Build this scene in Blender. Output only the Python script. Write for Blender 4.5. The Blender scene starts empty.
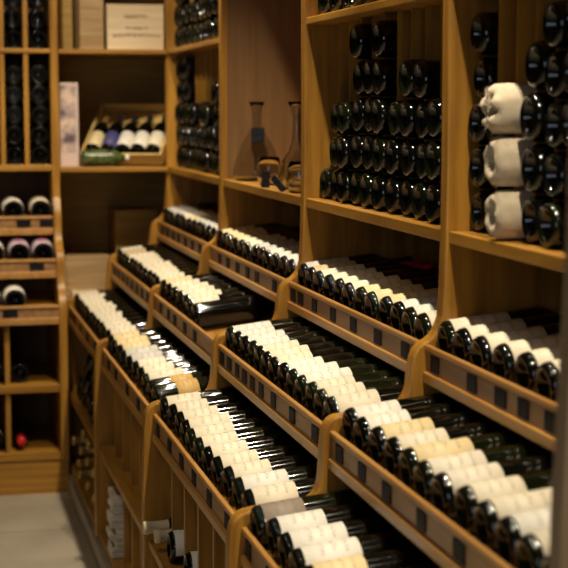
import bpy, bmesh, math, random
from mathutils import Vector, Matrix, Euler
R = random.Random(7)
S = bpy.context.scene
C = bpy.data.collections.new('wine_shop'); S.collection.children.link(C)
H = 1.49                      # eye height: heights below are given relative to the eye and lifted by H

# ---------------------------------------------------------------- camera
F = 1600.0; U1, V1 = -85.0, 108.0          # focal length in px (568 px frame); direction of the long wall
cd = bpy.data.cameras.new('camera'); cam = bpy.data.objects.new('camera', cd); C.objects.link(cam); S.camera = cam
Yc = Vector((U1-284, -(V1-284), -F)).normalized()
p = math.atan((284-V1)/F)
Zc = Vector((0, math.cos(p), math.sin(p))); Zc = (Zc - Yc*Zc.dot(Yc)).normalized()
Xc = Yc.cross(Zc)
cam.matrix_world = Matrix.Translation((0, 0, H)) @ Matrix((Xc, Yc, Zc)).to_4x4()
cd.sensor_width = 36; cd.lens = F/568*36
cd.dof.use_dof = True; cd.dof.focus_distance = 3.6; cd.dof.aperture_fstop = 5.0; cd.dof.aperture_blades = 0
cd.clip_start = .05

# ---------------------------------------------------------------- light
w = bpy.data.worlds.new('world'); S.world = w; w.use_nodes = True
w.node_tree.nodes['Background'].inputs[0].default_value = (1, .8, .58, 1)
w.node_tree.nodes['Background'].inputs[1].default_value = .004
S.view_settings.view_transform = 'Standard'; S.view_settings.look = 'None'
S.view_settings.exposure = 0.08; S.view_settings.gamma = 1; S.view_settings.use_curve_mapping = False

def spot(name, loc, target, power, size=95, blend=.6, col=(1, .84, .62), rad=.035):
    l = bpy.data.lights.new(name, 'SPOT'); l.energy = power; l.spot_size = math.radians(size); l.spot_blend = blend
    l.color = col; l.shadow_soft_size = rad
    o = bpy.data.objects.new(name, l); C.objects.link(o); o.location = loc
    o.rotation_euler = (Vector(target)-Vector(loc)).to_track_quat('-Z', 'Y').to_euler(); return o
def area(name, loc, target, power, sx, sy, col):
    l = bpy.data.lights.new(name, 'AREA'); l.shape = 'RECTANGLE'; l.size = sx; l.size_y = sy; l.energy = power; l.color = col
    o = bpy.data.objects.new(name, l); C.objects.link(o); o.location = loc
    o.rotation_euler = (Vector(target)-Vector(loc)).to_track_quat('-Z', 'Y').to_euler(); return o
for i, (x, y, pw) in enumerate([(.80, .7, 84), (.80, 1.85, 84), (.80, 2.95, 84), (.80, 4.1, 88), (.78, 5.25, 100)]):
    spot('ceiling_spot', (x, y, 2.62), (x-.05, y+.45, 0), pw, rad=.022)
spot('ceiling_spot', (.36, 5.35, 2.62), (.62, 6.4, 1.72), 52, 75)
for y, pw in ((5.0, 15), (3.4, 24), (1.8, 18)):
    spot('ceiling_spot', (-.15, y, 2.62), (-.05, y+.3, 0), pw, 80)

area('daylight_behind_camera', (-1.0, -1.3, 1.75), (.7, 4.0, 1.1), 11, 1.6, 1.5, (.78, .87, 1))

# ---------------------------------------------------------------- materials
MATS = {}
def nodes(name):
    m = bpy.data.materials.new(name); m.use_nodes = True; t = m.node_tree
    MATS[name] = m; return m, t, t.nodes['Principled BSDF']
def plain(name, col, rough=.5, metal=0, coat=0, spec=.5):
    m, t, b = nodes(name); b.inputs['Base Color'].default_value = (*col, 1); b.inputs['Roughness'].default_value = rough
    b.inputs['Metallic'].default_value = metal; b.inputs['Coat Weight'].default_value = coat; b.inputs['Specular IOR Level'].default_value = spec
    return m
def noisy(name, c1, c2, scale=(1, 1, 1), nscale=8, rough=.5, detail=5, lo=.35, hi=.65, bump=0, coat=0):
    m, t, b = nodes(name); N = t.nodes; L = t.links; b.inputs['Specular IOR Level'].default_value = .15 if name == 'black_tag' else .5
    tc = N.new('ShaderNodeTexCoord'); mp = N.new('ShaderNodeMapping'); mp.inputs['Scale'].default_value = scale
    n = N.new('ShaderNodeTexNoise'); n.inputs['Scale'].default_value = nscale; n.inputs['Detail'].default_value = detail
    r = N.new('ShaderNodeValToRGB'); r.color_ramp.elements[0].position = lo; r.color_ramp.elements[1].position = hi
    r.color_ramp.elements[0].color = (*c1, 1); r.color_ramp.elements[1].color = (*c2, 1)
    L.new(tc.outputs['Object'], mp.inputs[0]); L.new(mp.outputs[0], n.inputs['Vector']); L.new(n.outputs[0], r.inputs[0]); L.new(r.outputs[0], b.inputs['Base Color'])
    b.inputs['Roughness'].default_value = rough; b.inputs['Coat Weight'].default_value = coat; b.inputs['Coat Roughness'].default_value = .3
    if bump:
        bp = N.new('ShaderNodeBump'); bp.inputs['Strength'].default_value = bump; bp.inputs['Distance'].default_value = .002
        L.new(n.outputs[0], bp.inputs['Height']); L.new(bp.outputs[0], b.inputs['Normal'])
    return m
W1, W2 = (.28, .126, .014), (.45, .222, .028)
woodV = noisy('oak_upright', W1, W2, (9, 9, .6), 5, .42, bump=.08)
woodY = noisy('oak_along_wall', W1, W2, (9, .6, 9), 5, .42, bump=.08)
woodX = noisy('oak_across', W1, W2, (.6, 9, 9), 5, .42, bump=.08)
rail_m = noisy('oak_rail', (.40, .19, .045), (.52, .27, .075), (9, .6, 9), 5, .36)
panel_m = noisy('oak_tray_front', (.27, .135, .05), (.38, .21, .085), (9, .8, 12), 5, .45)
back_m = noisy('oak_back_board', (.12, .05, .012), (.18, .085, .022), (9, 9, .6), 4, .55)
brown_m = noisy('brown_lining', (.20, .105, .04), (.25, .135, .052), (14, 14, .6), 4, .4)
pale_m = noisy('pale_crate_wood', (.74, .56, .34), (.86, .70, .47), (.7, 9, 9), 5, .6)
crate_m = noisy('rough_crate_wood', (.36, .235, .10), (.52, .36, .18), (.8, 8, 10), 6, .65)
dcrate_m = noisy('dark_crate_wood', (.38, .24, .055), (.50, .33, .09), (.8, 8, 10), 6, .65)
stone_m = noisy('grey_skirting', (.24, .20, .15), (.31, .26, .20), (1, 1, 1), 9, .5)
tag_m = noisy('black_tag', (.004, .004, .006), (.03, .034, .045), (60, 60, 90), 3, .6, 3, .45, .75)
ink_m = plain('faded_brown_ink', (.30, .19, .09), .7)
glass_dark = plain('dark_bottle_glass', (.002, .0025, .0015), .08, 0, .1, .5)
glass_green = plain('green_bottle_glass', (.004, .006, .0015), .08, 0, .1, .5)
cap_black = plain('black_capsule', (.015, .013, .014), .3)
cap_gold = plain('gold_capsule', (.55, .38, .12), .35, .6)
cap_red = plain('red_capsule', (.55, .015, .02), .35)
cap_cream = plain('cream_capsule', (.62, .54, .36), .5)
clear = nodes('clear_glass')[0]; b = clear.node_tree.nodes['Principled BSDF']
b.inputs['Transmission Weight'].default_value = 1; b.inputs['Roughness'].default_value = .01; b.inputs['IOR'].default_value = 1.47
paper_m = noisy('tissue_paper', (.50, .42, .29), (.66, .57, .42), (1, 1, 1), 25, .8, bump=.4)
straw_m = noisy('green_foil', (.02, .04, .01), (.16, .20, .05), (1, 1, 1), 45, .3, 4, .4, .7, bump=.8)
print_m = noisy('printed_panel', (.12, .09, .12), (.72, .55, .45), (1, 1, 1), 13, .5, 3, .38, .58)
wallp = plain('dark_wall_paint', (.10, .07, .045), .8)
ceilp = plain('dark_ceiling_paint', (.12, .10, .08), .8)

def label_mat(name, base, ink=(.10, .07, .05), patch=None):
    m, t, b = nodes(name); N = t.nodes; L = t.links
    uv = N.new('ShaderNodeUVMap'); sp = N.new('ShaderNodeSeparateXYZ'); L.new(uv.outputs[0], sp.inputs[0])
    def math_(op, a, c=None):
        n = N.new('ShaderNodeMath'); n.operation = op
        for i, v in enumerate((a, c)):
            if v is None: continue
            if isinstance(v, (int, float)): n.inputs[i].default_value = v
            else: L.new(v, n.inputs[i])
        return n.outputs[0]
    # rows of fine lettering: bands along the axis (u), broken up along the circumference (v)
    row = math_('PINGPONG', math_('MULTIPLY', sp.outputs[0], 9.0), 1.0)
    rowm = math_('GREATER_THAN', row, .62)
    mp = N.new('ShaderNodeMapping'); mp.inputs['Scale'].default_value = (9, 70, 1); L.new(uv.outputs[0], mp.inputs[0])
    n = N.new('ShaderNodeTexNoise'); n.inputs['Scale'].default_value = 1; n.inputs['Detail'].default_value = 2; L.new(mp.outputs[0], n.inputs['Vector'])
    ch = math_('GREATER_THAN', n.outputs[0], .53)
    cen = math_('LESS_THAN', math_('ABSOLUTE', math_('SUBTRACT', sp.outputs[1], .5)), .2)
    inr = math_('LESS_THAN', math_('ABSOLUTE', math_('SUBTRACT', sp.outputs[0], .5)), .36)
    mask = math_('MULTIPLY', math_('MULTIPLY', rowm, ch), math_('MULTIPLY', cen, inr))
    mask = math_('MULTIPLY', mask, .55)
    mx = N.new('ShaderNodeMixRGB'); mx.inputs[1].default_value = (*base, 1); mx.inputs[2].default_value = (*ink, 1); L.new(mask, mx.inputs[0])
    out = mx.outputs[0]
    if patch:
        a = math_('LESS_THAN', math_('ABSOLUTE', math_('SUBTRACT', sp.outputs[0], patch[1])), patch[3])
        c = math_('LESS_THAN', math_('ABSOLUTE', math_('SUBTRACT', sp.outputs[1], patch[2])), patch[4])
        m2 = N.new('ShaderNodeMixRGB'); L.new(math_('MULTIPLY', a, c), m2.inputs[0]); L.new(out, m2.inputs[1]); m2.inputs[2].default_value = (*patch[0], 1); out = m2.outputs[0]
    L.new(out, b.inputs['Base Color']); b.inputs['Roughness'].default_value = .55
    return m
LB = dict(
    cream=label_mat('cream_label', (.78, .71, .54)), white=label_mat('white_label', (.80, .77, .68)),
    ivory=label_mat('yellow_cream_label', (.76, .62, .34)), grey=label_mat('grey_white_label', (.58, .56, .51)),
    taupe=label_mat('taupe_label', (.27, .22, .17)), gold=label_mat('gold_label', (.62, .40, .12)),
    green=label_mat('cream_label_green_letters', (.78, .72, .56), patch=((.10, .30, .12), .72, .47, .05, .035)),
    emblem=label_mat('white_label_emblem', (.76, .70, .56), patch=((.66, .48, .20), .55, .47, .09, .03)),
    tan=label_mat('tan_label', (.60, .47, .28)), pink=label_mat('lilac_label', (.62, .50, .58), patch=((.45, .16, .30), .5, .5, .25, .10)),
    blue=label_mat('blue_label', (.06, .06, .20)))
LNAME = dict(cream='cream', white='white', ivory='yellowish cream', grey='greyish white', taupe='taupe', gold='gold', green='green-lettered cream',
             emblem='white gold-crested', tan='tan', pink='lilac', blue='dark blue')

# ---------------------------------------------------------------- mesh helpers
def tagp(o, label=None, cat=None, group=None, kind=None):
    for k, v in (('label', label), ('category', cat), ('group', group), ('kind', kind)):
        if v: o[k] = v
    return o
def thing(name, loc, label, cat, group=None):
    o = bpy.data.objects.new(name, None); C.objects.link(o); o.location = loc; o.empty_display_size = .05
    return tagp(o, label, cat, group)
def wloc(o):
    v = Vector((0, 0, 0))
    while o: v += o.location; o = o.parent
    return v
def finish(name, bm, mat, parent=None, smooth=False):
    """bm in world coordinates -> one linked mesh object under parent"""
    if parent: bmesh.ops.translate(bm, vec=-wloc(parent), verts=bm.verts)
    me = bpy.data.meshes.new(name); bmesh.ops.recalc_face_normals(bm, faces=bm.faces); bm.to_mesh(me); bm.free()
    me.materials.append(mat)
    for f in me.polygons: f.use_smooth = smooth
    o = bpy.data.objects.new(name, me); C.objects.link(o)
    if parent: o.parent = parent
    return o
def box(bm, x0, x1, y0, y1, z0, z1, bev=0):
    b2 = bmesh.new(); bmesh.ops.create_cube(b2, size=1)
    for v in b2.verts: v.co = Vector(((x0+x1)/2+v.co.x*(x1-x0), (y0+y1)/2+v.co.y*(y1-y0), (z0+z1)/2+v.co.z*(z1-z0)+H))
    if bev: bmesh.ops.bevel(b2, geom=b2.edges[:], offset=bev, segments=2, affect='EDGES', profile=.5)
    me = bpy.data.meshes.new('t'); b2.to_mesh(me); b2.free(); bm.from_mesh(me); bpy.data.meshes.remove(me)
def bx(name, mat, parent, *a, bev=0):
    bm = bmesh.new(); box(bm, *a, bev=bev); return finish(name, bm, mat, parent)
def prism(bm, pts, a0, a1, axis, bev=.004):
    """closed polygon pts (p, z) extruded from a0 to a1 along axis ('y': p is x; 'x': p is y)"""
    b2 = bmesh.new()
    mk = (lambda p, z, a: (p, a, z+H)) if axis == 'y' else (lambda p, z, a: (a, p, z+H))
    A = [b2.verts.new(mk(q[0], q[1], a0)) for q in pts]; B = [b2.verts.new(mk(q[0], q[1], a1)) for q in pts]
    fa = b2.faces.new(A); fb = b2.faces.new(B[::-1]); n = len(pts)
    for i in range(n): b2.faces.new((A[i], B[i], B[(i+1) % n], A[(i+1) % n]))
    bmesh.ops.recalc_face_normals(b2, faces=b2.faces)
    if bev: bmesh.ops.bevel(b2, geom=list(fa.edges)+list(fb.edges), offset=bev, segments=2, affect='EDGES', profile=.5)
    me = bpy.data.meshes.new('t'); b2.to_mesh(me); b2.free(); bm.from_mesh(me); bpy.data.meshes.remove(me)
def smooth_curve(pts, it=2):
    for _ in range(it):
        o = [pts[0]]
        for a, b in zip(pts, pts[1:]):
            o += [(a[0]*.75+b[0]*.25, a[1]*.75+b[1]*.25), (a[0]*.25+b[0]*.75, a[1]*.25+b[1]*.75)]
        pts = o+[pts[-1]]
    return pts
def lathe(prof, seg=28, a0=0, a1=2*math.pi, uv=False):
    bm = bmesh.new(); full = abs(a1-a0-2*math.pi) < 1e-6; n = seg if full else seg+1
    uvl = bm.loops.layers.uv.new('UVMap') if uv else None
    rings = []
    for (r, z) in prof:
        if r < 1e-6: rings.append([bm.verts.new((0, 0, z))]); continue
        rings.append([bm.verts.new((r*math.cos(a0+(a1-a0)*i/seg), r*math.sin(a0+(a1-a0)*i/seg), z)) for i in range(n)])
    z0, z1 = prof[0][1], prof[-1][1]
    for A, B in zip(rings, rings[1:]):
        for i in range(seg):
            j = (i+1) % n
            if len(A) == 1: vs = (A[0], B[j], B[i])
            elif len(B) == 1: vs = (A[i], A[j], B[0])
            else: vs = (A[i], A[j], B[j], B[i])
            f = bm.faces.new(vs); f.smooth = True
            if uv:
                for l in f.loops:
                    an = math.atan2(l.vert.co.y, l.vert.co.x) % (2*math.pi)
                    l[uvl].uv = ((l.vert.co.z-z0)/(z1-z0), (an-a0)/(a1-a0))
    return bm
def mesh_of(bm, name, mat):
    me = bpy.data.meshes.new(name); bm.to_mesh(me); bm.free(); me.materials.append(mat); return me

# ---------------------------------------------------------------- room
def struct(name, mat, *a):
    o = bx(name, mat, None, *a); return tagp(o, kind='structure')
m, t, b = nodes('stone_floor'); N = t.nodes; L = t.links
tc = N.new('ShaderNodeTexCoord'); br = N.new('ShaderNodeTexBrick'); br.offset = 0; br.squash = 1
br.inputs['Scale'].default_value = 1; br.inputs['Brick Width'].default_value = .8; br.inputs['Row Height'].default_value = .8
br.inputs['Mortar Size'].default_value = .004; br.inputs['Color1'].default_value = (.38, .34, .26, 1); br.inputs['Color2'].default_value = (.35, .31, .24, 1); br.inputs['Mortar'].default_value = (.2, .17, .13, 1)
n1 = N.new('ShaderNodeTexNoise'); n1.inputs['Scale'].default_value = 5; n1.inputs['Detail'].default_value = 6
mx = N.new('ShaderNodeMixRGB'); mx.blend_type = 'OVERLAY'; mx.inputs[0].default_value = .35
L.new(tc.outputs['Object'], br.inputs['Vector']); L.new(tc.outputs['Object'], n1.inputs['Vector']); L.new(br.outputs[0], mx.inputs[1]); L.new(n1.outputs[0], mx.inputs[2]); L.new(mx.outputs[0], b.inputs['Base Color'])
b.inputs['Roughness'].default_value = .45
floor_m = m
XW = 1.45
struct('floor', floor_m, -2.6, XW, -1.6, 7.0, -H-.05, -H)
struct('ceiling', ceilp, -2.6, XW, -1.6, 7.0, 2.7-H, 2.75-H)
struct('wall_right', wallp, XW, XW+.06, -1.6, 7.0, -H, 2.7-H)
struct('wall_back', wallp, -2.6, XW, 7.0, 7.06, -H, 2.7-H)
struct('wall_left', wallp, -2.66, -2.6, -1.6, 7.0, -H, 2.7-H)
struct('wall_front', wallp, -2.6, XW, -1.66, -1.6, -H, 2.7-H)

# ---------------------------------------------------------------- bottles
BR = .0385
body_prof = [(0, .026), (.010, .024), (.020, .013), (.026, .0035), (.0285, .0006), (.0315, .0006), (.0345, .0026), (.0370, .0065), (.0382, .0105), (BR, .015), (BR, .060), (BR, .120), (BR, .186),
             (.0375, .197), (.0335, .211), (.026, .224), (.0185, .236), (.0158, .250), (.0148, .275), (.0146, .288), (.0163, .290), (.0163, .298), (.0140, .300), (0, .300)]
burg_prof = [(0, .030), (.012, .027), (.022, .014), (.029, .003), (.033, .0006), (.037, .0018), (.0395, .006), (.0405, .014), (.0405, .060), (.0405, .14),
             (.0385, .165), (.033, .190), (.0255, .213), (.0185, .233), (.0158, .250), (.0148, .275), (.0146, .288), (.0163, .290), (.0163, .298), (.0140, .300), (0, .300)]
rack_prof = [(0, .034), (.012, .031), (.021, .018), (.0265, .006), (.029, .0014), (.0315, .0004), (.0345, .0012), (.0375, .0040), (.0398, .0085), (.0410, .0140), (.0414, .020), (.0414, .18),
             (.038, .200), (.027, .224), (.0170, .240), (.0148, .27), (.0146, .298), (0, .300)]
ME = {}
def body_mesh(kind, mat):
    k = (kind, mat.name)
    if k not in ME: ME[k] = mesh_of(lathe({'bordeaux': body_prof, 'burgundy': burg_prof, 'rack': rack_prof}[kind], 32), 'bottle_body', mat)
    return ME[k]
def label_mesh(lab, z0, z1, r, half=112):
    k = (lab, z0, z1, r)
    if k not in ME:
        h = math.radians(half)
        ME[k] = mesh_of(lathe([(r+.0002, z0), (r+.0008, z0+.0004), (r+.0008, (z0+z1)/2), (r+.0008, z1-.0004), (r+.0002, z1)], 28, math.pi-h, math.pi+h, True), 'label', LB[lab])
    return ME[k]
def cap_mesh(mat):
    k = ('cap', mat.name)
    if k not in ME:
        ME[k] = mesh_of(lathe([(.0188, .237), (.0166, .249), (.0157, .262), (.0154, .286), (.0172, .288), (.0172, .299), (.0155, .3015), (0, .3015)], 20), 'capsule', mat)
    return ME[k]
def lay_matrix(d, roll=0):
    """rotation taking local +Z (base to neck) to direction d with local -X facing up"""
    d = Vector(d).normalized(); up = Vector((0, 0, 1)); up = (up-d*up.dot(d)).normalized()
    x = -up; y = d.cross(x)
    return (Matrix((x, y, d)).transposed() @ Matrix.Rotation(roll, 3, 'Z')).to_euler()
def bottle(loc, d, lab, label, group, kind='bordeaux', cap=cap_black, glass=None, roll=0, lz=(.020, .125), name='wine_bottle'):
    o = thing(name, (loc[0], loc[1], loc[2]+H), label, 'bottle', group); o.rotation_euler = lay_matrix(d, roll)
    def part(nm, me):
        q = bpy.data.objects.new(nm, me); C.objects.link(q); q.parent = o
    part('bottle_body', body_mesh(kind, glass or glass_dark))
    if lab: part('label', label_mesh(lab, lz[0], lz[1], .0405 if kind == 'burgundy' else BR))
    if cap: part('capsule', cap_mesh(cap))
    return o
ORD = ['zeroth', 'first', 'second', 'third', 'fourth', 'fifth', 'sixth', 'seventh', 'eighth', 'ninth', 'tenth', 'eleventh', 'twelfth', 'thirteenth', 'fourteenth']

# ---------------------------------------------------------------- the long shelving wall
DT = .04                                           # divider thickness
YN = {1: 2.89, 2: 4.04, 3: 5.20, 4: 6.38}          # near face of the divider that closes each bay at its far end
Y0 = {1: 1.79, 2: 2.93, 3: 4.08, 4: 5.24}
PLACE = {1: 'right bay with paper-wrapped bottles', 2: 'bay with black bottle stacks', 3: 'decanter bay', 4: 'farthest bay by the corner'}
SHORT = {1: 'under paper-wrapped bottles', 2: 'under black bottle stacks', 3: 'under decanters', 4: 'of farthest bay'}
TRAY = {'top': (.945, -.449), 'middle': (.758, -.608), 'bottom': (.587, -.784)}
XB = 1.38
up1 = smooth_curve([(.98, .30), (.98, -.375), (.962, -.435), (.920, -.455), (.911, -.505), (.908, -.545), (.880, -.578), (.835, -.580), (.79, -.580), (.752, -.584),
                    (.738, -.620), (.737, -.690), (.728, -.735), (.690, -.752), (.66, -.752), (.612, -.752), (.572, -.762), (.557, -.795), (.555, -.88), (.552, -1.0)], 2)
def side_panel(bay, y0, y1, parent, name='side_panel', back=XB):
    pts = [(back, 1.16), (.98, 1.16)] + up1 + [(.552, -H), (back, -H)]
    bm = bmesh.new(); prism(bm, pts, y0, y1, 'y', .004); return finish(name, bm, woodV, parent)
def rack_partitions(u, xs, xe, ya, yb, n, z0, z1):
    pitch = (yb-ya)/n
    for k in range(1, n):
        y = yb-k*pitch; bx('partition', woodV, u, xs, xe, y-.003, y+.003, z0, z1)
units = {}
TAGS = {('top', 1): [2.836, 2.63, 2.488, 2.384, 2.268], ('top', 2): [4.0, 3.918, 3.772, 3.594, 3.414, 3.219, 3.025], ('top', 3): [5.03, 4.891, 4.737, 4.588, 4.455, 4.223],
        ('top', 4): [6.26, 6.12, 5.98, 5.86, 5.7, 5.55, 5.4], ('middle', 1): [2.828, 2.674, 2.52, 2.331, 2.152], ('middle', 2): [4.0, 3.907, 3.803, 3.714, 3.621, 3.524, 3.395, 3.213, 3.015],
        ('middle', 3): [5.059, 4.901, 4.775, 4.59, 4.42], ('middle', 4): [6.27, 6.15, 6.02, 5.9, 5.77, 5.63, 5.5, 5.37], ('bottom', 1): [2.84, 2.66], ('bottom', 2): [3.98, 3.79, 3.61, 3.439, 3.247, 3.05],
        ('bottom', 3): [5.05, 4.862, 4.588, 4.35], ('bottom', 4): [6.2, 5.95, 5.7, 5.45]}
TILT = math.radians(7); TT = math.tan(TILT)
UL = {1: 'oak shelving bay holding paper-wrapped bottles, nearest at the right edge', 2: 'oak shelving bay with tall stacks of black bottles above display trays',
      3: 'oak shelving bay with glass decanters on its upper shelf', 4: 'farthest oak shelving bay of the long wall, next to the corner'}
for n in (1, 2, 3, 4):
    ya, yb = Y0[n], YN[n]
    u = thing('shelving_unit', (1.0, (ya+yb)/2, 0), UL[n], 'shelving', 'oak shelving bays along the wall'); units[n] = u
    side_panel(n, yb, yb+DT, u)
    bx('back_panel', brown_m if n == 3 else back_m, u, XB, XB+.018, ya+.001, yb+DT-.001, -H+.06, 1.16)
    if n == 3: bx('lining_panel', brown_m, u, 1.0, XB, yb-.006, yb, -.231, .66)
    # shelf boards
    for (z0, z1) in ((-.257, -.233), (.213, .231), (.655, .675)):
        if n == 3 and z0 == .213: continue
        bx('shelf', woodY, u, .985, XB, ya, yb, z0, z1, bev=.002)
    for (z0, z1) in ((-1.132, -1.11), (-1.422, -1.40)):
        bx('shelf', woodY, u, .562, XB, ya, yb, z0, z1, bev=.002)
    bx('plinth', stone_m, u, .545, .60, ya, yb+DT, -H, -1.422)
    # rack partitions
    if n != 3:
        nc = 12 if n == 1 else 11
        rack_partitions(u, 1.045, XB-.002, ya, yb, nc, -.233, .213); rack_partitions(u, 1.045, XB-.002, ya, yb, nc, .231, .655)
    for k in range(1, 6):
        y = yb-k*.19+.005
        if y < ya+.03 or n == 4: continue
        for z0, z1 in ((-1.11, -.87), (-1.40, -1.132)): bx('partition', woodV, u, .598, 1.05, y-.009, y+.009, z0, z1)
    # display trays
    for tn, (xt, zt) in TRAY.items():
        cz = zt+.010
        bm = bmesh.new()
        x0, x1 = xt, min(xt+.36, XB); zb = lambda x: cz-(BR+.0035)/math.cos(TILT)+(x-xt-.012)*TT
        prism(bm, [(x0, zb(x0)), (x1, zb(x1)), (x1, zb(x1)-.012), (x0, zb(x0)-.012)], ya, yb, 'y', 0)
        tr = finish('display_tray', bm, woodY, u)
        bx('tray_front', panel_m, u, xt-.003, xt+.003, ya, yb, zt-.066, zt-.006)
        bx('top_rail', rail_m, u, xt-.007, xt+.004, ya, yb, zt-.012, zt, bev=.003)
        bx('lower_rail', rail_m, u, xt-.010, xt+.006, ya, yb, zt-.074, zt-.052, bev=.003)
        for y in TAGS[(tn, n)]:
            wd = .024+R.uniform(-.002, .003)
            bx('price_tag', tag_m, u, xt-.0055, xt-.0025, max(y-wd, ya+.001), min(y+wd, yb-.001), zt-.047, zt-.0165)
# upright that closes the nearest bay, standing proud of the trays
bm = bmesh.new()
prism(bm, [(XB, 1.16), (.98, 1.16), (.98, .62)]+smooth_curve([(.98, .45), (.95, .28), (.80, .20), (.762, .12), (.758, 0)], 2)+[(.754, -.2), (.742, -.5), (.742, -H), (XB, -H)], 1.75, 1.79, 'y')
eu = finish('end_panel', bm, noisy('grey_brown_wood', (.27, .19, .115), (.33, .24, .15), (9, 9, .6), 5, .5), units[1])

# ---------------------------------------------------------------- tray bottles
def seq(s):  # "cream*3 white" -> list
    out = []
    for w_ in s.split():
        a, _, k = w_.partition('*'); out += [a]*int(k or 1)
    return out
ROWS = {('top', 1): ('cream*11', 1.80), ('middle', 1): ('white*2 ivory cream*1 ivory emblem*2 cream*2 white cream*2', 1.80), ('bottom', 1): ('taupe white*3 ivory cream*6', 1.80),
        ('top', 2): ('grey tan cream*4 ivory*3 white*2 cream', 2.93), ('middle', 2): ('white*4 cream*3 white*3 cream*3', 2.93), ('bottom', 2): ('cream*5 green*2 cream*2 white cream', 2.93),
        ('top', 3): ('ivory*4 cream*2 grey*2 white*4', 4.08), ('middle', 3): ('ivory cream*5 none', 4.47), ('bottom', 3): ('ivory*3 grey*2 cream*3', 4.33),
        ('top', 4): ('grey*4 cream*2 ivory grey*4 white', 5.24), ('middle', 4): ('white tan*2 cream*9', 5.24), ('bottom', 4): ('cream*12', 5.24)}
for (tn, n), (s, ylo) in ROWS.items():
    labs = seq(s); xt, zt = TRAY[tn]; yb = YN[n]-.003; m_ = len(labs)
    pitch = (yb-ylo-.082)/(m_-1)
    for k, lab in enumerate(labs):
        y = yb-.041-k*pitch+R.uniform(-.0015, .0015)*(0 < k < m_-1); dx = R.uniform(0, .010)
        d = (math.cos(TILT), R.uniform(-.012, .012), math.sin(TILT))
        where = 'from far end of %s tray %s' % (tn, SHORT[n])
        if lab == 'none':
            bottle((xt+.008, y, zt+.010), d, None, 'dark unlabelled wine bottle, nearest on the middle tray under decanters', 'wine bottles on middle tray under decanters')
            continue
        L_ = R.choice([.096, .102, .108, .115]) if lab not in ('gold',) else .11
        if tn == 'top' : L_ = R.choice([.115, .125, .130])
        bottle((xt+.0075+dx, y, zt+.010+dx*TT), d, lab, '%s wine bottle, %s labelled, %s' % (ORD[k+1], LNAME[lab], where) if False else
               '%s-labelled wine bottle, %s %s' % (LNAME[lab], ORD[k+1], where), 'wine bottles on %s tray %s' % (tn, SHORT[n]),
               cap=R.choice([cap_black, cap_black, cap_black, cap_red, cap_gold]), glass=R.choice([glass_dark, glass_dark, glass_green]),
               roll=R.uniform(-.12, .12), lz=(.017, L_))
# two bottles with gold labels at the near end of the bottom tray under the decanters
xt, zt = TRAY['bottom']
for k, (y, nm) in enumerate(((4.268, 'farther'), (4.178, 'nearer'))):
    bottle((xt+.016, y, zt+.010), (math.cos(TILT), .10, math.sin(TILT)), 'gold', '%s of two gold-labelled bottles at near end of bottom tray under decanters' % nm, 'gold-labelled bottles', glass=glass_green, cap=cap_gold, lz=(.060, .120))

# ---------------------------------------------------------------- rack bottles, bases to the aisle
def rack_stack(n, zs, heights, x0, where, cell=11, PR=.0862):
    ya, yb = Y0[n], YN[n]; pitch = (yb-ya)/cell
    for c_, h in enumerate(heights):
        yc = yb-(c_+.5)*pitch; cs = R.uniform(.955, 1.02); xo = R.uniform(-.006, .006)
        for r_ in range(h):
            s = R.uniform(-.003, .003)*(.25 if cell == 12 else 1)
            o = bpy.data.objects.new('wine_bottle', body_mesh('rack', glass_green if (r_*3+c_) % 4 == 0 else glass_dark)); C.objects.link(o)
            o.location = (x0+xo+R.uniform(-.005, .005), yc+s, zs+.0415*cs+r_*PR*cs+H); o.scale = (cs, cs, 1); o.rotation_euler = lay_matrix((1, 0, 0), R.uniform(-3, 3))
            tagp(o, 'dark bottle base %s, %s row up, %s column from left' % (where, ORD[r_+1], ORD[c_+1]), 'bottle', 'racked bottles '+where)
rack_stack(2, -.233, [1, 3, 3, 5, 4, 5, 3, 4, 4, 3, 2], 1.012, 'in black bottle stacks')
rack_stack(2, .231, [1]*11, 1.012, 'at top edge above black stacks')
rack_stack(1, -.233, [5, 3, 0, 4, 5, 5, 4], 1.018, 'beside paper-wrapped bottles', 12)
rack_stack(4, -.233, [5, 5, 5, 3, 2, 3, 3, 2, 4, 4, 4], 1.012, 'right of wooden crate niche')
rack_stack(4, .231, [3, 3, 2, 3, 3, 3, 3, 2, 3, 3, 3], 1.012, 'above farthest rack')

# paper wrapped bottles
def wrapped(k, ruff):
    bm = bmesh.new(); seg = 36; RR = random.Random(50+k)
    prof = [(.016, -.004), (.022, -.012), (.030, -.012), (.037, -.002), (.0385, .02)] + [(.0385, .02+i*.02) for i in range(1, 9)] + [(.036, .2), (.027, .226), (.019, .25), (.018, .29), (0, .30)]
    rings = []
    for j, (r, z) in enumerate(prof):
        ring = []
        for i in range(seg):
            a = 2*math.pi*i/seg
            cr = .0009*math.sin(a*9+j*1.7+k)+.0010*math.sin(a*17-j*2.3)+RR.uniform(-.0006, .0006)
            zz = z+(ruff*(.012*math.sin(a*5+k)+RR.uniform(-.008, .002)) if j < 3 else .002*math.sin(a*7+k*2)*(j < 5))
            if r > 1e-6: ring.append(bm.verts.new(((r-abs(cr)*.8)*math.cos(a), (r-abs(cr)*.8)*math.sin(a), zz)))
        rings.append(ring if ring else [bm.verts.new((0, 0, z))])
    for A, B in zip(rings, rings[1:]):
        for i in range(seg):
            j = (i+1) % seg
            f = bm.faces.new((A[i], A[j], B[j], B[i]) if len(B) > 1 else (A[i], A[j], B[0])); f.smooth = True
    cv = bm.verts.new((0, 0, .012)); A = rings[0]
    for i in range(seg): bm.faces.new((A[(i+1) % seg], A[i], cv)).smooth = True
    bmesh.ops.recalc_face_normals(bm, faces=bm.faces)
    me = bpy.data.meshes.new('paper_wrap'); bm.to_mesh(me); bm.free(); me.materials.append(paper_m); return me
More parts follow.
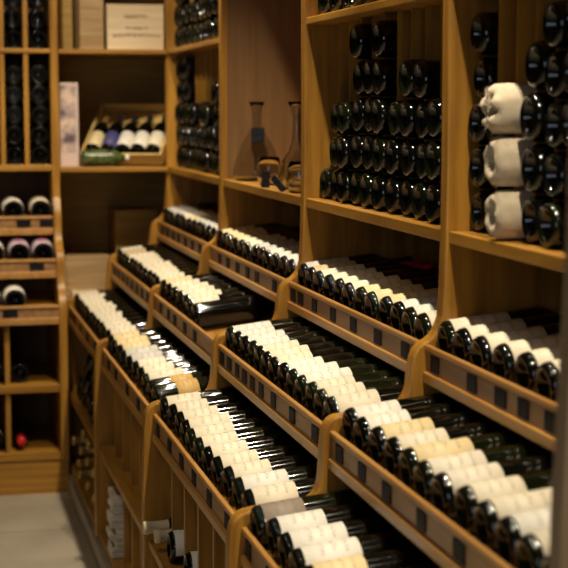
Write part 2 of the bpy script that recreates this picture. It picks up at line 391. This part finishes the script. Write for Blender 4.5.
for k, (nm, ruff) in enumerate((('bottom', .16), ('middle', .10), ('topmost', .5))):
    o = thing('wrapped_bottle', (.996-.003*k, 2.661, -.233+.0460+.0930*k+H), '%s of three bottles wrapped in cream tissue paper in the right rack' % nm, 'bottle', 'tissue-wrapped bottles')
    o.rotation_euler = lay_matrix((1, 0, 0)); o.scale = (1.16, 1.07, 1)
    q = bpy.data.objects.new('paper_wrap', wrapped(k, ruff)); C.objects.link(q); q.parent = o
    if ruff == .5:   # a loose twist of tissue at the end
        bm = bmesh.new(); RR = random.Random(3); gr = {}
        for i in range(9):
            for j in range(7):
                a = (i/8-.5)*2.2; r = .012+.022*j/6
                gr[i, j] = bm.verts.new((r*math.sin(a*1.2)+RR.uniform(-.003, .003), -.014*math.cos(a)+r*.3*math.cos(a)+RR.uniform(-.003, .003), -.008-.007*math.sin(j*1.1+i)*.5-.0015*j+RR.uniform(-.003, .003)))
        for i in range(8):
            for j in range(6): bm.faces.new((gr[i, j], gr[i+1, j], gr[i+1, j+1], gr[i, j+1])).smooth = True
        bmesh.ops.solidify(bm, geom=bm.faces[:], thickness=.0012)
        me = bpy.data.meshes.new('paper_twist'); bm.to_mesh(me); bm.free(); me.materials.append(paper_m)
        q = bpy.data.objects.new('paper_twist', me); C.objects.link(q); q.parent = o

# ---------------------------------------------------------------- base compartments
SB, SM = -1.40, -1.11
for k, (y, z, r_) in enumerate(((3.955, SM+.0385, 'lower'), (3.932, SM+.0385+.070, 'upper'))):
    bottle((.846+.016*k, (3.995, 3.908)[k], SM+BR+.001), (-1, -.02, 0), 'white', '%s of two neck-outward bottles with cream capsules in base compartment' % ('farther', 'nearer')[k], 'neck-out bottles in base compartment', cap=cap_cream)
bottle((.580, 3.80, SM+BR+.001), (1, .01, 0), 'white', 'black bottle with white label lying base outward, left one in base compartment', 'base-out bottles in base compartment', lz=(.012, .12))
bottle((.590, 3.605, SM+BR+.001), (1, -.01, 0), 'white', 'black bottle with white label lying base outward, right one in base compartment', 'base-out bottles in base compartment', lz=(.012, .12))
# stack of folded papers on the lowest shelf of the decanter bay
t_ = thing('paper_stack', (.70, 4.93, SB+H), 'stack of folded white papers on lowest shelf under decanters', 'paper stack')
bm = bmesh.new(); z = SB
wht = noisy('folded_paper', (.50, .46, .38), (.80, .76, .66), (1, 1, 8), 20, .75)
for k in range(11):
    h = R.uniform(.014, .021); dx = R.uniform(-.012, .012); box(bm, .572+dx, .80+dx, 4.872+R.uniform(-.006, .006), 4.985+R.uniform(-.006, .006), z+.0005, z+h, .003); z += h
finish('folded_sheets', bm, wht, t_)
# dark bottles piled in the base of the farthest bay
def base_out(x, y, z, label, grp, kind='bordeaux'):
    return bottle((x, y, z), (1, R.uniform(-.02, .02), 0), None, label, grp, kind)
k = 0
for slot, (yc, hh) in enumerate(((5.335, 3), (5.53, 3), (5.72, 3), (5.91, 2), (6.10, 1))):
    for r_ in range(hh):
        for s_ in (-1, 1):
            if r_ == 2 and s_ == -1: continue
            k += 1
            base_out(.582+R.uniform(-.010, .012), yc+s_*.0435, SM+BR+.001+r_*.0775, 'dark bottle piled on farthest base shelf, %s row up, %s from right' % (ORD[r_+1], ORD[slot*2+(1 if s_ < 0 else 2)]), 'bottles on farthest base shelf')
for slot, (yc, hh) in enumerate(((5.335, 1), (5.53, 2), (5.72, 3), (5.91, 3), (6.10, 2))):
    for r_ in range(hh):
        bottle((.872+R.uniform(-.01, .01), yc+(.03 if r_ % 2 else -.03), SB+BR+.001+r_*.070 if r_ == 0 else SB+BR+.001+r_*.0775-.0), (-1, R.uniform(-.03, .03), 0), None,
               'gold-capsuled neck-out bottle on lowest shelf, %s row up, %s slot from right' % (ORD[r_+1], ORD[slot+1]), 'gold-capsuled bottles on the lowest shelf', cap=cap_gold, glass=glass_green)

# ---------------------------------------------------------------- unit on the far wall (faces the camera)
LU = thing('wall_rack', (-.3, 6.6, 0), 'oak wine rack on the far wall with small sloping trays', 'shelving')
lp = smooth_curve([(6.36, .3), (6.36, -.335), (6.335, -.375), (6.315, -.405), (6.31, -.47), (6.29, -.52), (6.235, -.545), (6.21, -.575), (6.205, -.64), (6.19, -.69), (6.155, -.715), (6.135, -.745), (6.13, -.80), (6.13, -1.0)], 2)
def post(x0, x1):
    bm = bmesh.new(); prism(bm, [(6.94, 1.16), (6.36, 1.16)]+lp+[(6.13, -1.36), (6.94, -1.36)], x0, x1, 'x'); return finish('side_panel', bm, woodV, LU)
XL, XR = -.72, .520
post(XR, XR+.031); post(XL-.031, XL)
bx('back_panel', back_m, LU, XL, XR, 6.72, 6.74, -1.40, 1.16)
for z0, z1 in ((.213, .230), (-.246, -.222), (.655, .675)): bx('shelf', woodX, LU, XL, XR, 6.355, 6.72, z0, z1, bev=.002)
for z0, z1 in ((-1.092, -1.061), (-1.358, -1.327)): bx('shelf', woodX, LU, XL, XR, 6.145, 6.72, z0, z1, bev=.002)
bx('plinth', woodX, LU, XL-.03, XR+.03, 6.15, 6.17, -H, -1.361)
px = [.4255-k*.0925 for k in range(12)]
for x in px:
    for z0, z1 in ((-.222, .213), (.230, .655)): bx('partition', woodV, LU, x-.009, x+.009, 6.362, 6.718, z0, z1)
for x in (.322, .115, -.1, -.31, -.52):
    for z0, z1 in ((-1.061, -.83), (-1.327, -1.092)): bx('partition', woodV, LU, x-.009, x+.009, 6.16, 6.718, z0, z1)
LT = {'top': (6.335, -.422, [.405, .215, .08]), 'middle': (6.225, -.582, [.445, .255, .10]), 'bottom': (6.135, -.752, [.335, .12])}
for tn, (yt, zt, tags_) in LT.items():
    cz = zt+.018
    zb = lambda y: cz-(BR+.0035)/math.cos(TILT)+(y-yt-.022)*TT
    bm = bmesh.new(); y0, y1 = yt+.008, yt+.35
    prism(bm, [(y0, zb(y0)), (y1, zb(y1)), (y1, zb(y1)-.012), (y0, zb(y0)-.012)], XL, XR, 'x', 0); finish('display_tray', bm, woodX, LU)
    bx('tray_front', panel_m, LU, XL, XR, yt+.003, yt+.014, zt-.066, zt-.006)
    bx('top_rail', rail_m, LU, XL, XR, yt-.002, yt+.016, zt-.012, zt, bev=.003)
    bx('lower_rail', rail_m, LU, XL, XR, yt-.006, yt+.016, zt-.074, zt-.048, bev=.003)
    for x in tags_+([.495] if tn == 'top' else []): bx('price_tag', tag_m, LU, x-.028, min(x+.028, XR-.002), yt-.0005, yt+.0025, zt-.042, zt-.014)
for c_ in range(4):
    xc = [.4780, .3795, .287, .1945][c_]
    for sec, zs, hh in (('lower', -.222, 5), ('upper', .230, 3)):
        for r_ in range(hh):
            o = bpy.data.objects.new('wine_bottle', body_mesh('rack', glass_dark)); C.objects.link(o)
            o.location = (xc+R.uniform(-.002, .002), 6.385+R.uniform(-.01, .01), zs+.0385+r_*.0785+H); o.rotation_euler = lay_matrix((0, 1, 0), R.uniform(-3, 3)); o.scale = (.94, .94, 1)
            tagp(o, 'dark bottle base in %s far-wall rack, %s row up, %s column from its right' % (sec, ORD[r_+1], ORD[c_+1]), 'bottle', 'bottles in far-wall rack')
for tn, xs, lab in (('top', (.475, .368, .262), ('cream', 'white', 'white')), ('middle', (.474, .382, .283), ('pink', 'pink', 'white')), ('bottom', (.357, .262), ('white', 'white'))):
    yt, zt, _ = LT[tn]
    for k, (x, lb) in enumerate(zip(xs, lab)):
        bottle((x, yt+.026, zt+.018), (R.uniform(-.01, .01), math.cos(TILT), math.sin(TILT)), lb, '%s-labelled bottle, %s from right on %s tray of far wall rack' % (LNAME[lb], ORD[k+1], tn), 'bottles on far-wall trays', lz=(.015, .13), kind='burgundy')
bottle((.372, 6.48, -1.327+BR+.001), (0, -1, 0), None, 'dark bottle with red capsule lying neck outward on lowest far-wall shelf', None, cap=cap_red)
bottle((.372, 6.20, -1.061+BR+.001), (0, 1, 0), None, 'dark bottle lying base outward right of thin partition on far wall base', None)
bottle((.268, 6.20, -1.061+BR+.001), (0, 1, 0), 'white', 'white-labelled bottle at left image edge on upper far wall base shelf', None)
bottle((.268, 6.20, -1.327+BR+.001), (0, 1, 0), 'white', 'white-labelled bottle at left image edge on lowest far wall shelf', None)

# ---------------------------------------------------------------- corner niche
CN = thing('corner_shelf', (.77, 6.6, 0), 'oak corner niche holding wooden wine crates between both racks', 'shelving')
for z0, z1 in ((.213, .230), (-.252, -.233)):
    bx('shelf', woodX, CN, XR+.032, .979, 6.36, 6.425, z0, z1, bev=.002); bx('shelf', woodX, CN, XR+.032, 1.14, 6.425, 6.90, z0, z1)
bx('shelf', woodX, CN, XR+.031, .979, 6.43, 6.90, -.80, -.78)
bx('shelf', woodX, CN, XR+.031, .979, 6.36, 6.90, .655, .675)
bx('back_panel', dcrate_m, CN, XR+.032, 1.158, 6.90, 6.92, -.80, 1.16)
bx('inner_side_panel', woodV, CN, 1.14, 1.158, 6.43, 6.90, -.80, 1.16)
# crates on the top
def crate(x0, x1, y0, y1, z0, z1, mat, label, lid=True):
    c = thing('wooden_crate', ((x0+x1)/2, (y0+y1)/2, z0+H), label, 'crate', 'wooden wine crates in the corner')
    t = .010
    bx('front_board', mat, c, x0, x1, y0, y0+t, z0, z1, bev=.0015)
    bx('back_board', mat, c, x0, x1, y1-t, y1, z0, z1)
    bx('side_board', mat, c, x0, x0+t, y0+t, y1-t, z0, z1); bx('side_board', mat, c, x1-t, x1, y0+t, y1-t, z0, z1)
    bx('base_board', mat, c, x0+t, x1-t, y0+t, y1-t, z0, z0+t)
    if lid: bx('lid', mat, c, x0-.001, x1+.001, y0-.001, y1+.001, z1, z1+.008)
    return c
c1 = crate(.748, .972, 6.385, 6.70, .2305, .400, pale_m, 'pale wooden wine crate with faded branded front, on top shelf of corner')
bm = bmesh.new(); RR = random.Random(5)
def strokes(xa, xb, zc, h, arc=0):
    x = xa
    while x < xb:
        wd = RR.uniform(.003, .008); tt = (x-xa)/(xb-xa)-.5
        z = zc-arc*tt*tt*4; hh = h*RR.uniform(.5, 1)
        box(bm, x, x+wd*.35, 6.3838, 6.3852, z-hh/2, z+hh/2); box(bm, x, x+wd, 6.3838, 6.3852, z-h*.1+RR.choice((-h*.3, 0, h*.3)), z+h*.1+RR.choice((0, 0, h*.2)))
        x += wd+RR.uniform(.002, .004)
for st in ((.815, .910, .362, .016, .004), (.822, .905, .315, .012, -.002), (.772, .955, .288, .014, .004)):
    bm = bmesh.new(); strokes(*st); finish('lettering', bm, ink_m, c1)
crate(.641, .735, 6.40, 6.75, .2305, .62, crate_m, 'tall narrow wooden crate standing left of branded pale crate', False)
crate(.565, .628, 6.56, 6.80, .2305, .55, dcrate_m, 'dark narrow wooden crate standing beside the rack post on top shelf', False)
# lower crates
crate(.562, .766, 6.50, 6.80, -.7795, -.612, crate_m, 'weathered wooden crate low in the corner behind bottle trays')
crate(.800, .975, 6.62, 6.88, -.7795, -.430, dcrate_m, 'large dark wooden crate deep in the corner niche')
crate(.60, .700, 6.435, 6.492, -.7795, -.735, pale_m, 'small low wooden box in front of the weathered crate', False)
# printed panel
pp = thing('printed_panel', (.605, 6.45, -.233+H), 'pale printed picture box leaning against rack post in the niche', 'picture')
bx('frame', plain('pale_pink_board', (.66, .52, .46), .6), pp, .560, .636, 6.45, 6.48, -.233, .100, bev=.002)
bx('print', print_m, pp, .563, .626, 6.4485, 6.4505, -.175, .088)
# green foil wrapped bottle
g = thing('foil_wrapped_bottle', (.64, 6.400, -.198+H), 'green foil-wrapped bottle lying on niche shelf before the tilted crate', 'bottle')
g.rotation_euler = lay_matrix((1, -.02, 0))
me = mesh_of(lathe([(0, .004), (.020, .0), (.030, .004), (.033, .014), (.032, .03), (.034, .05), (.032, .07), (.034, .09), (.031, .11), (.033, .125), (.026, .145), (.016, .16), (.012, .175), (0, .177)], 24), 'foil_body', straw_m)
q = bpy.data.objects.new('foil_body', me); C.objects.link(q); q.parent = g
me = mesh_of(lathe([(.0, .172), (.0125, .174), (.0135, .180), (.0125, .190), (0, .192)], 16), 'cork_cap', plain('white_cap', (.8, .76, .68), .4))
q = bpy.data.objects.new('cork_cap', me); C.objects.link(q); q.parent = g
# tilted open crate with bottles
tc_ = thing('open_crate', (.668, 6.535, -.233+.012+H), 'open wooden crate propped up at the back, filled with wine bottles', 'crate')
rot = Euler((math.radians(37), 0, math.radians(-26)), 'XYZ'); tc_.rotation_euler = rot
open_m = noisy('yellow_crate_wood', (.52, .34, .10), (.68, .48, .17), (.8, 8, 10), 5, .6)
def lbox(name, mat, *a):
    bm = bmesh.new(); box(bm, *a[:4], a[4]-H, a[5]-H, .0015); me = bpy.data.meshes.new(name); bm.to_mesh(me); bm.free(); me.materials.append(mat)
    q = bpy.data.objects.new(name, me); C.objects.link(q); q.parent = tc_; return q
cw, cdp, ch = .325, .325, .052
lbox('base_board', open_m, 0, cw, 0, cdp, 0, .008); lbox('front_board', open_m, 0, cw, -.009, 0, 0, ch); lbox('back_board', open_m, 0, cw, cdp, cdp+.009, 0, ch)
lbox('side_board', open_m, -.009, 0, -.009, cdp+.009, 0, ch); lbox('side_board', open_m, cw, cw+.009, -.009, cdp+.009, 0, ch)
bpy.context.view_layer.update()
Mt = Matrix.Translation(tc_.location) @ rot.to_matrix().to_4x4()
for k, (x, lb) in enumerate(((.050, 'ivory'), (.118, 'blue'), (.185, 'white'), (.245, 'white'), (.3, 'cream'))):
    x = .034+k*.0640; sc = .80
    o = thing('wine_bottle', Mt @ Vector((x, .012, .008+BR*sc+.002)), '%s-labelled bottle, %s from left inside the tilted open crate' % (LNAME[lb], ORD[k+1]), 'bottle', 'bottles in the tilted crate')
    dm = (Mt.to_3x3() @ Matrix(((-0., 0, 0), (0, 0, 0), (0, 0, 0)))) if False else None
    lx, ly, lz_ = Mt.to_3x3() @ Vector((0, 0, -1)), None, Mt.to_3x3() @ Vector((0, 1, 0))
    ly = lz_.cross(lx); o.rotation_euler = Matrix((lx, ly, lz_)).transposed().to_euler(); o.scale = (sc, sc, sc)
    for nm, me in (('bottle_body', body_mesh('bordeaux', glass_dark)), ('label', label_mesh(lb, .03, .135, BR)), ('capsule', cap_mesh(cap_black if k else cap_gold))):
        q = bpy.data.objects.new(nm, me); C.objects.link(q); q.parent = o
# prop block under the crate's raised back
pb = bx('prop_block', dcrate_m, None, .86, .96, 6.62, 6.65, -.2325, -.085); tagp(pb, 'wooden block propping the open crate from behind', 'block')

# ---------------------------------------------------------------- decanters
def glassware(name, part, prof, x, y, label, cat, seg=40):
    o = thing(name, (x, y, -.233+.001+H), label, cat, 'clear glassware on the decanter shelf')
    me = mesh_of(lathe(prof, seg), part, clear); q = bpy.data.objects.new(part, me); C.objects.link(q); q.parent = o
    bm = bmesh.new(); bm.from_mesh(me); bmesh.ops.recalc_face_normals(bm, faces=bm.faces); bm.to_mesh(me); bm.free(); return o
def shell(outer, t=.0018):
    inner = [(max(r-t, 0), z+(t*1.6 if i < 2 else 0)) for i, (r, z) in enumerate(outer)][::-1]
    inner[-1] = (0, outer[0][1]+t*2); return outer+inner
big = [(0, 0), (.060, 0), (.074, .006), (.080, .020), (.079, .034), (.070, .060), (.060, .095), (.044, .125), (.026, .155), (.015, .175), (.0145, .205), (.018, .235), (.026, .252)]
dec = [(0, 0), (.036, 0), (.050, .008), (.056, .030), (.054, .055), (.042, .085), (.024, .110), (.015, .135), (.0135, .175), (.0145, .205), (.020, .235), (.027, .250)]
tum = [(0, 0), (.026, 0), (.034, .012), (.038, .035), (.036, .06), (.031, .085)]
glassware('decanter', 'glass_body', shell(big), 1.070, 5.06, 'large wide-based clear glass decanter, leftmost on the decanter shelf', 'decanter')
glassware('carafe', 'glass_body', shell(dec), 1.060, 4.46, 'tall clear glass carafe at right end of the decanter shelf', 'decanter')
glassware('carafe', 'glass_body', shell(dec), 1.165, 4.80, 'tall clear glass carafe standing behind the other carafe', 'decanter')
glassware('glass_tumbler', 'glass_body', shell(tum), 1.040, 4.74, 'rounded clear tumbler between large decanter and right carafe', 'glass')
glassware('glass_tumbler', 'glass_body', shell(tum), 1.030, 4.30, 'rounded clear tumbler nearest on the decanter shelf', 'glass')
def card(x, y, z, w_, h_, tilt, label, turn=-25):
    bm = bmesh.new(); b2 = []
    box(bm, -.0015, .0015, -w_/2, w_/2, -H, h_-H)
    bmesh.ops.transform(bm, matrix=Matrix.Translation((x, y, z+H)) @ Matrix.Rotation(math.radians(turn), 4, 'Z') @ Matrix.Rotation(tilt, 4, 'X') @ Matrix.Rotation(math.radians(8), 4, 'Y'), verts=bm.verts)
    o = finish('price_card', bm, tag_m, None); tagp(o, label, 'price card', 'black price cards on decanter shelf')
card(1.064, 5.014, -.108, .042, .046, 0, 'black price card hung against neck of the large decanter', 75)
card(.998, 4.60, -.2325, .026, .046, 0, 'small upright black price card at decanter shelf edge', 50)
card(1.00, 4.36, -.2305, .018, .052, -.75, 'slanted black price card near right end of decanter shelf', 60)
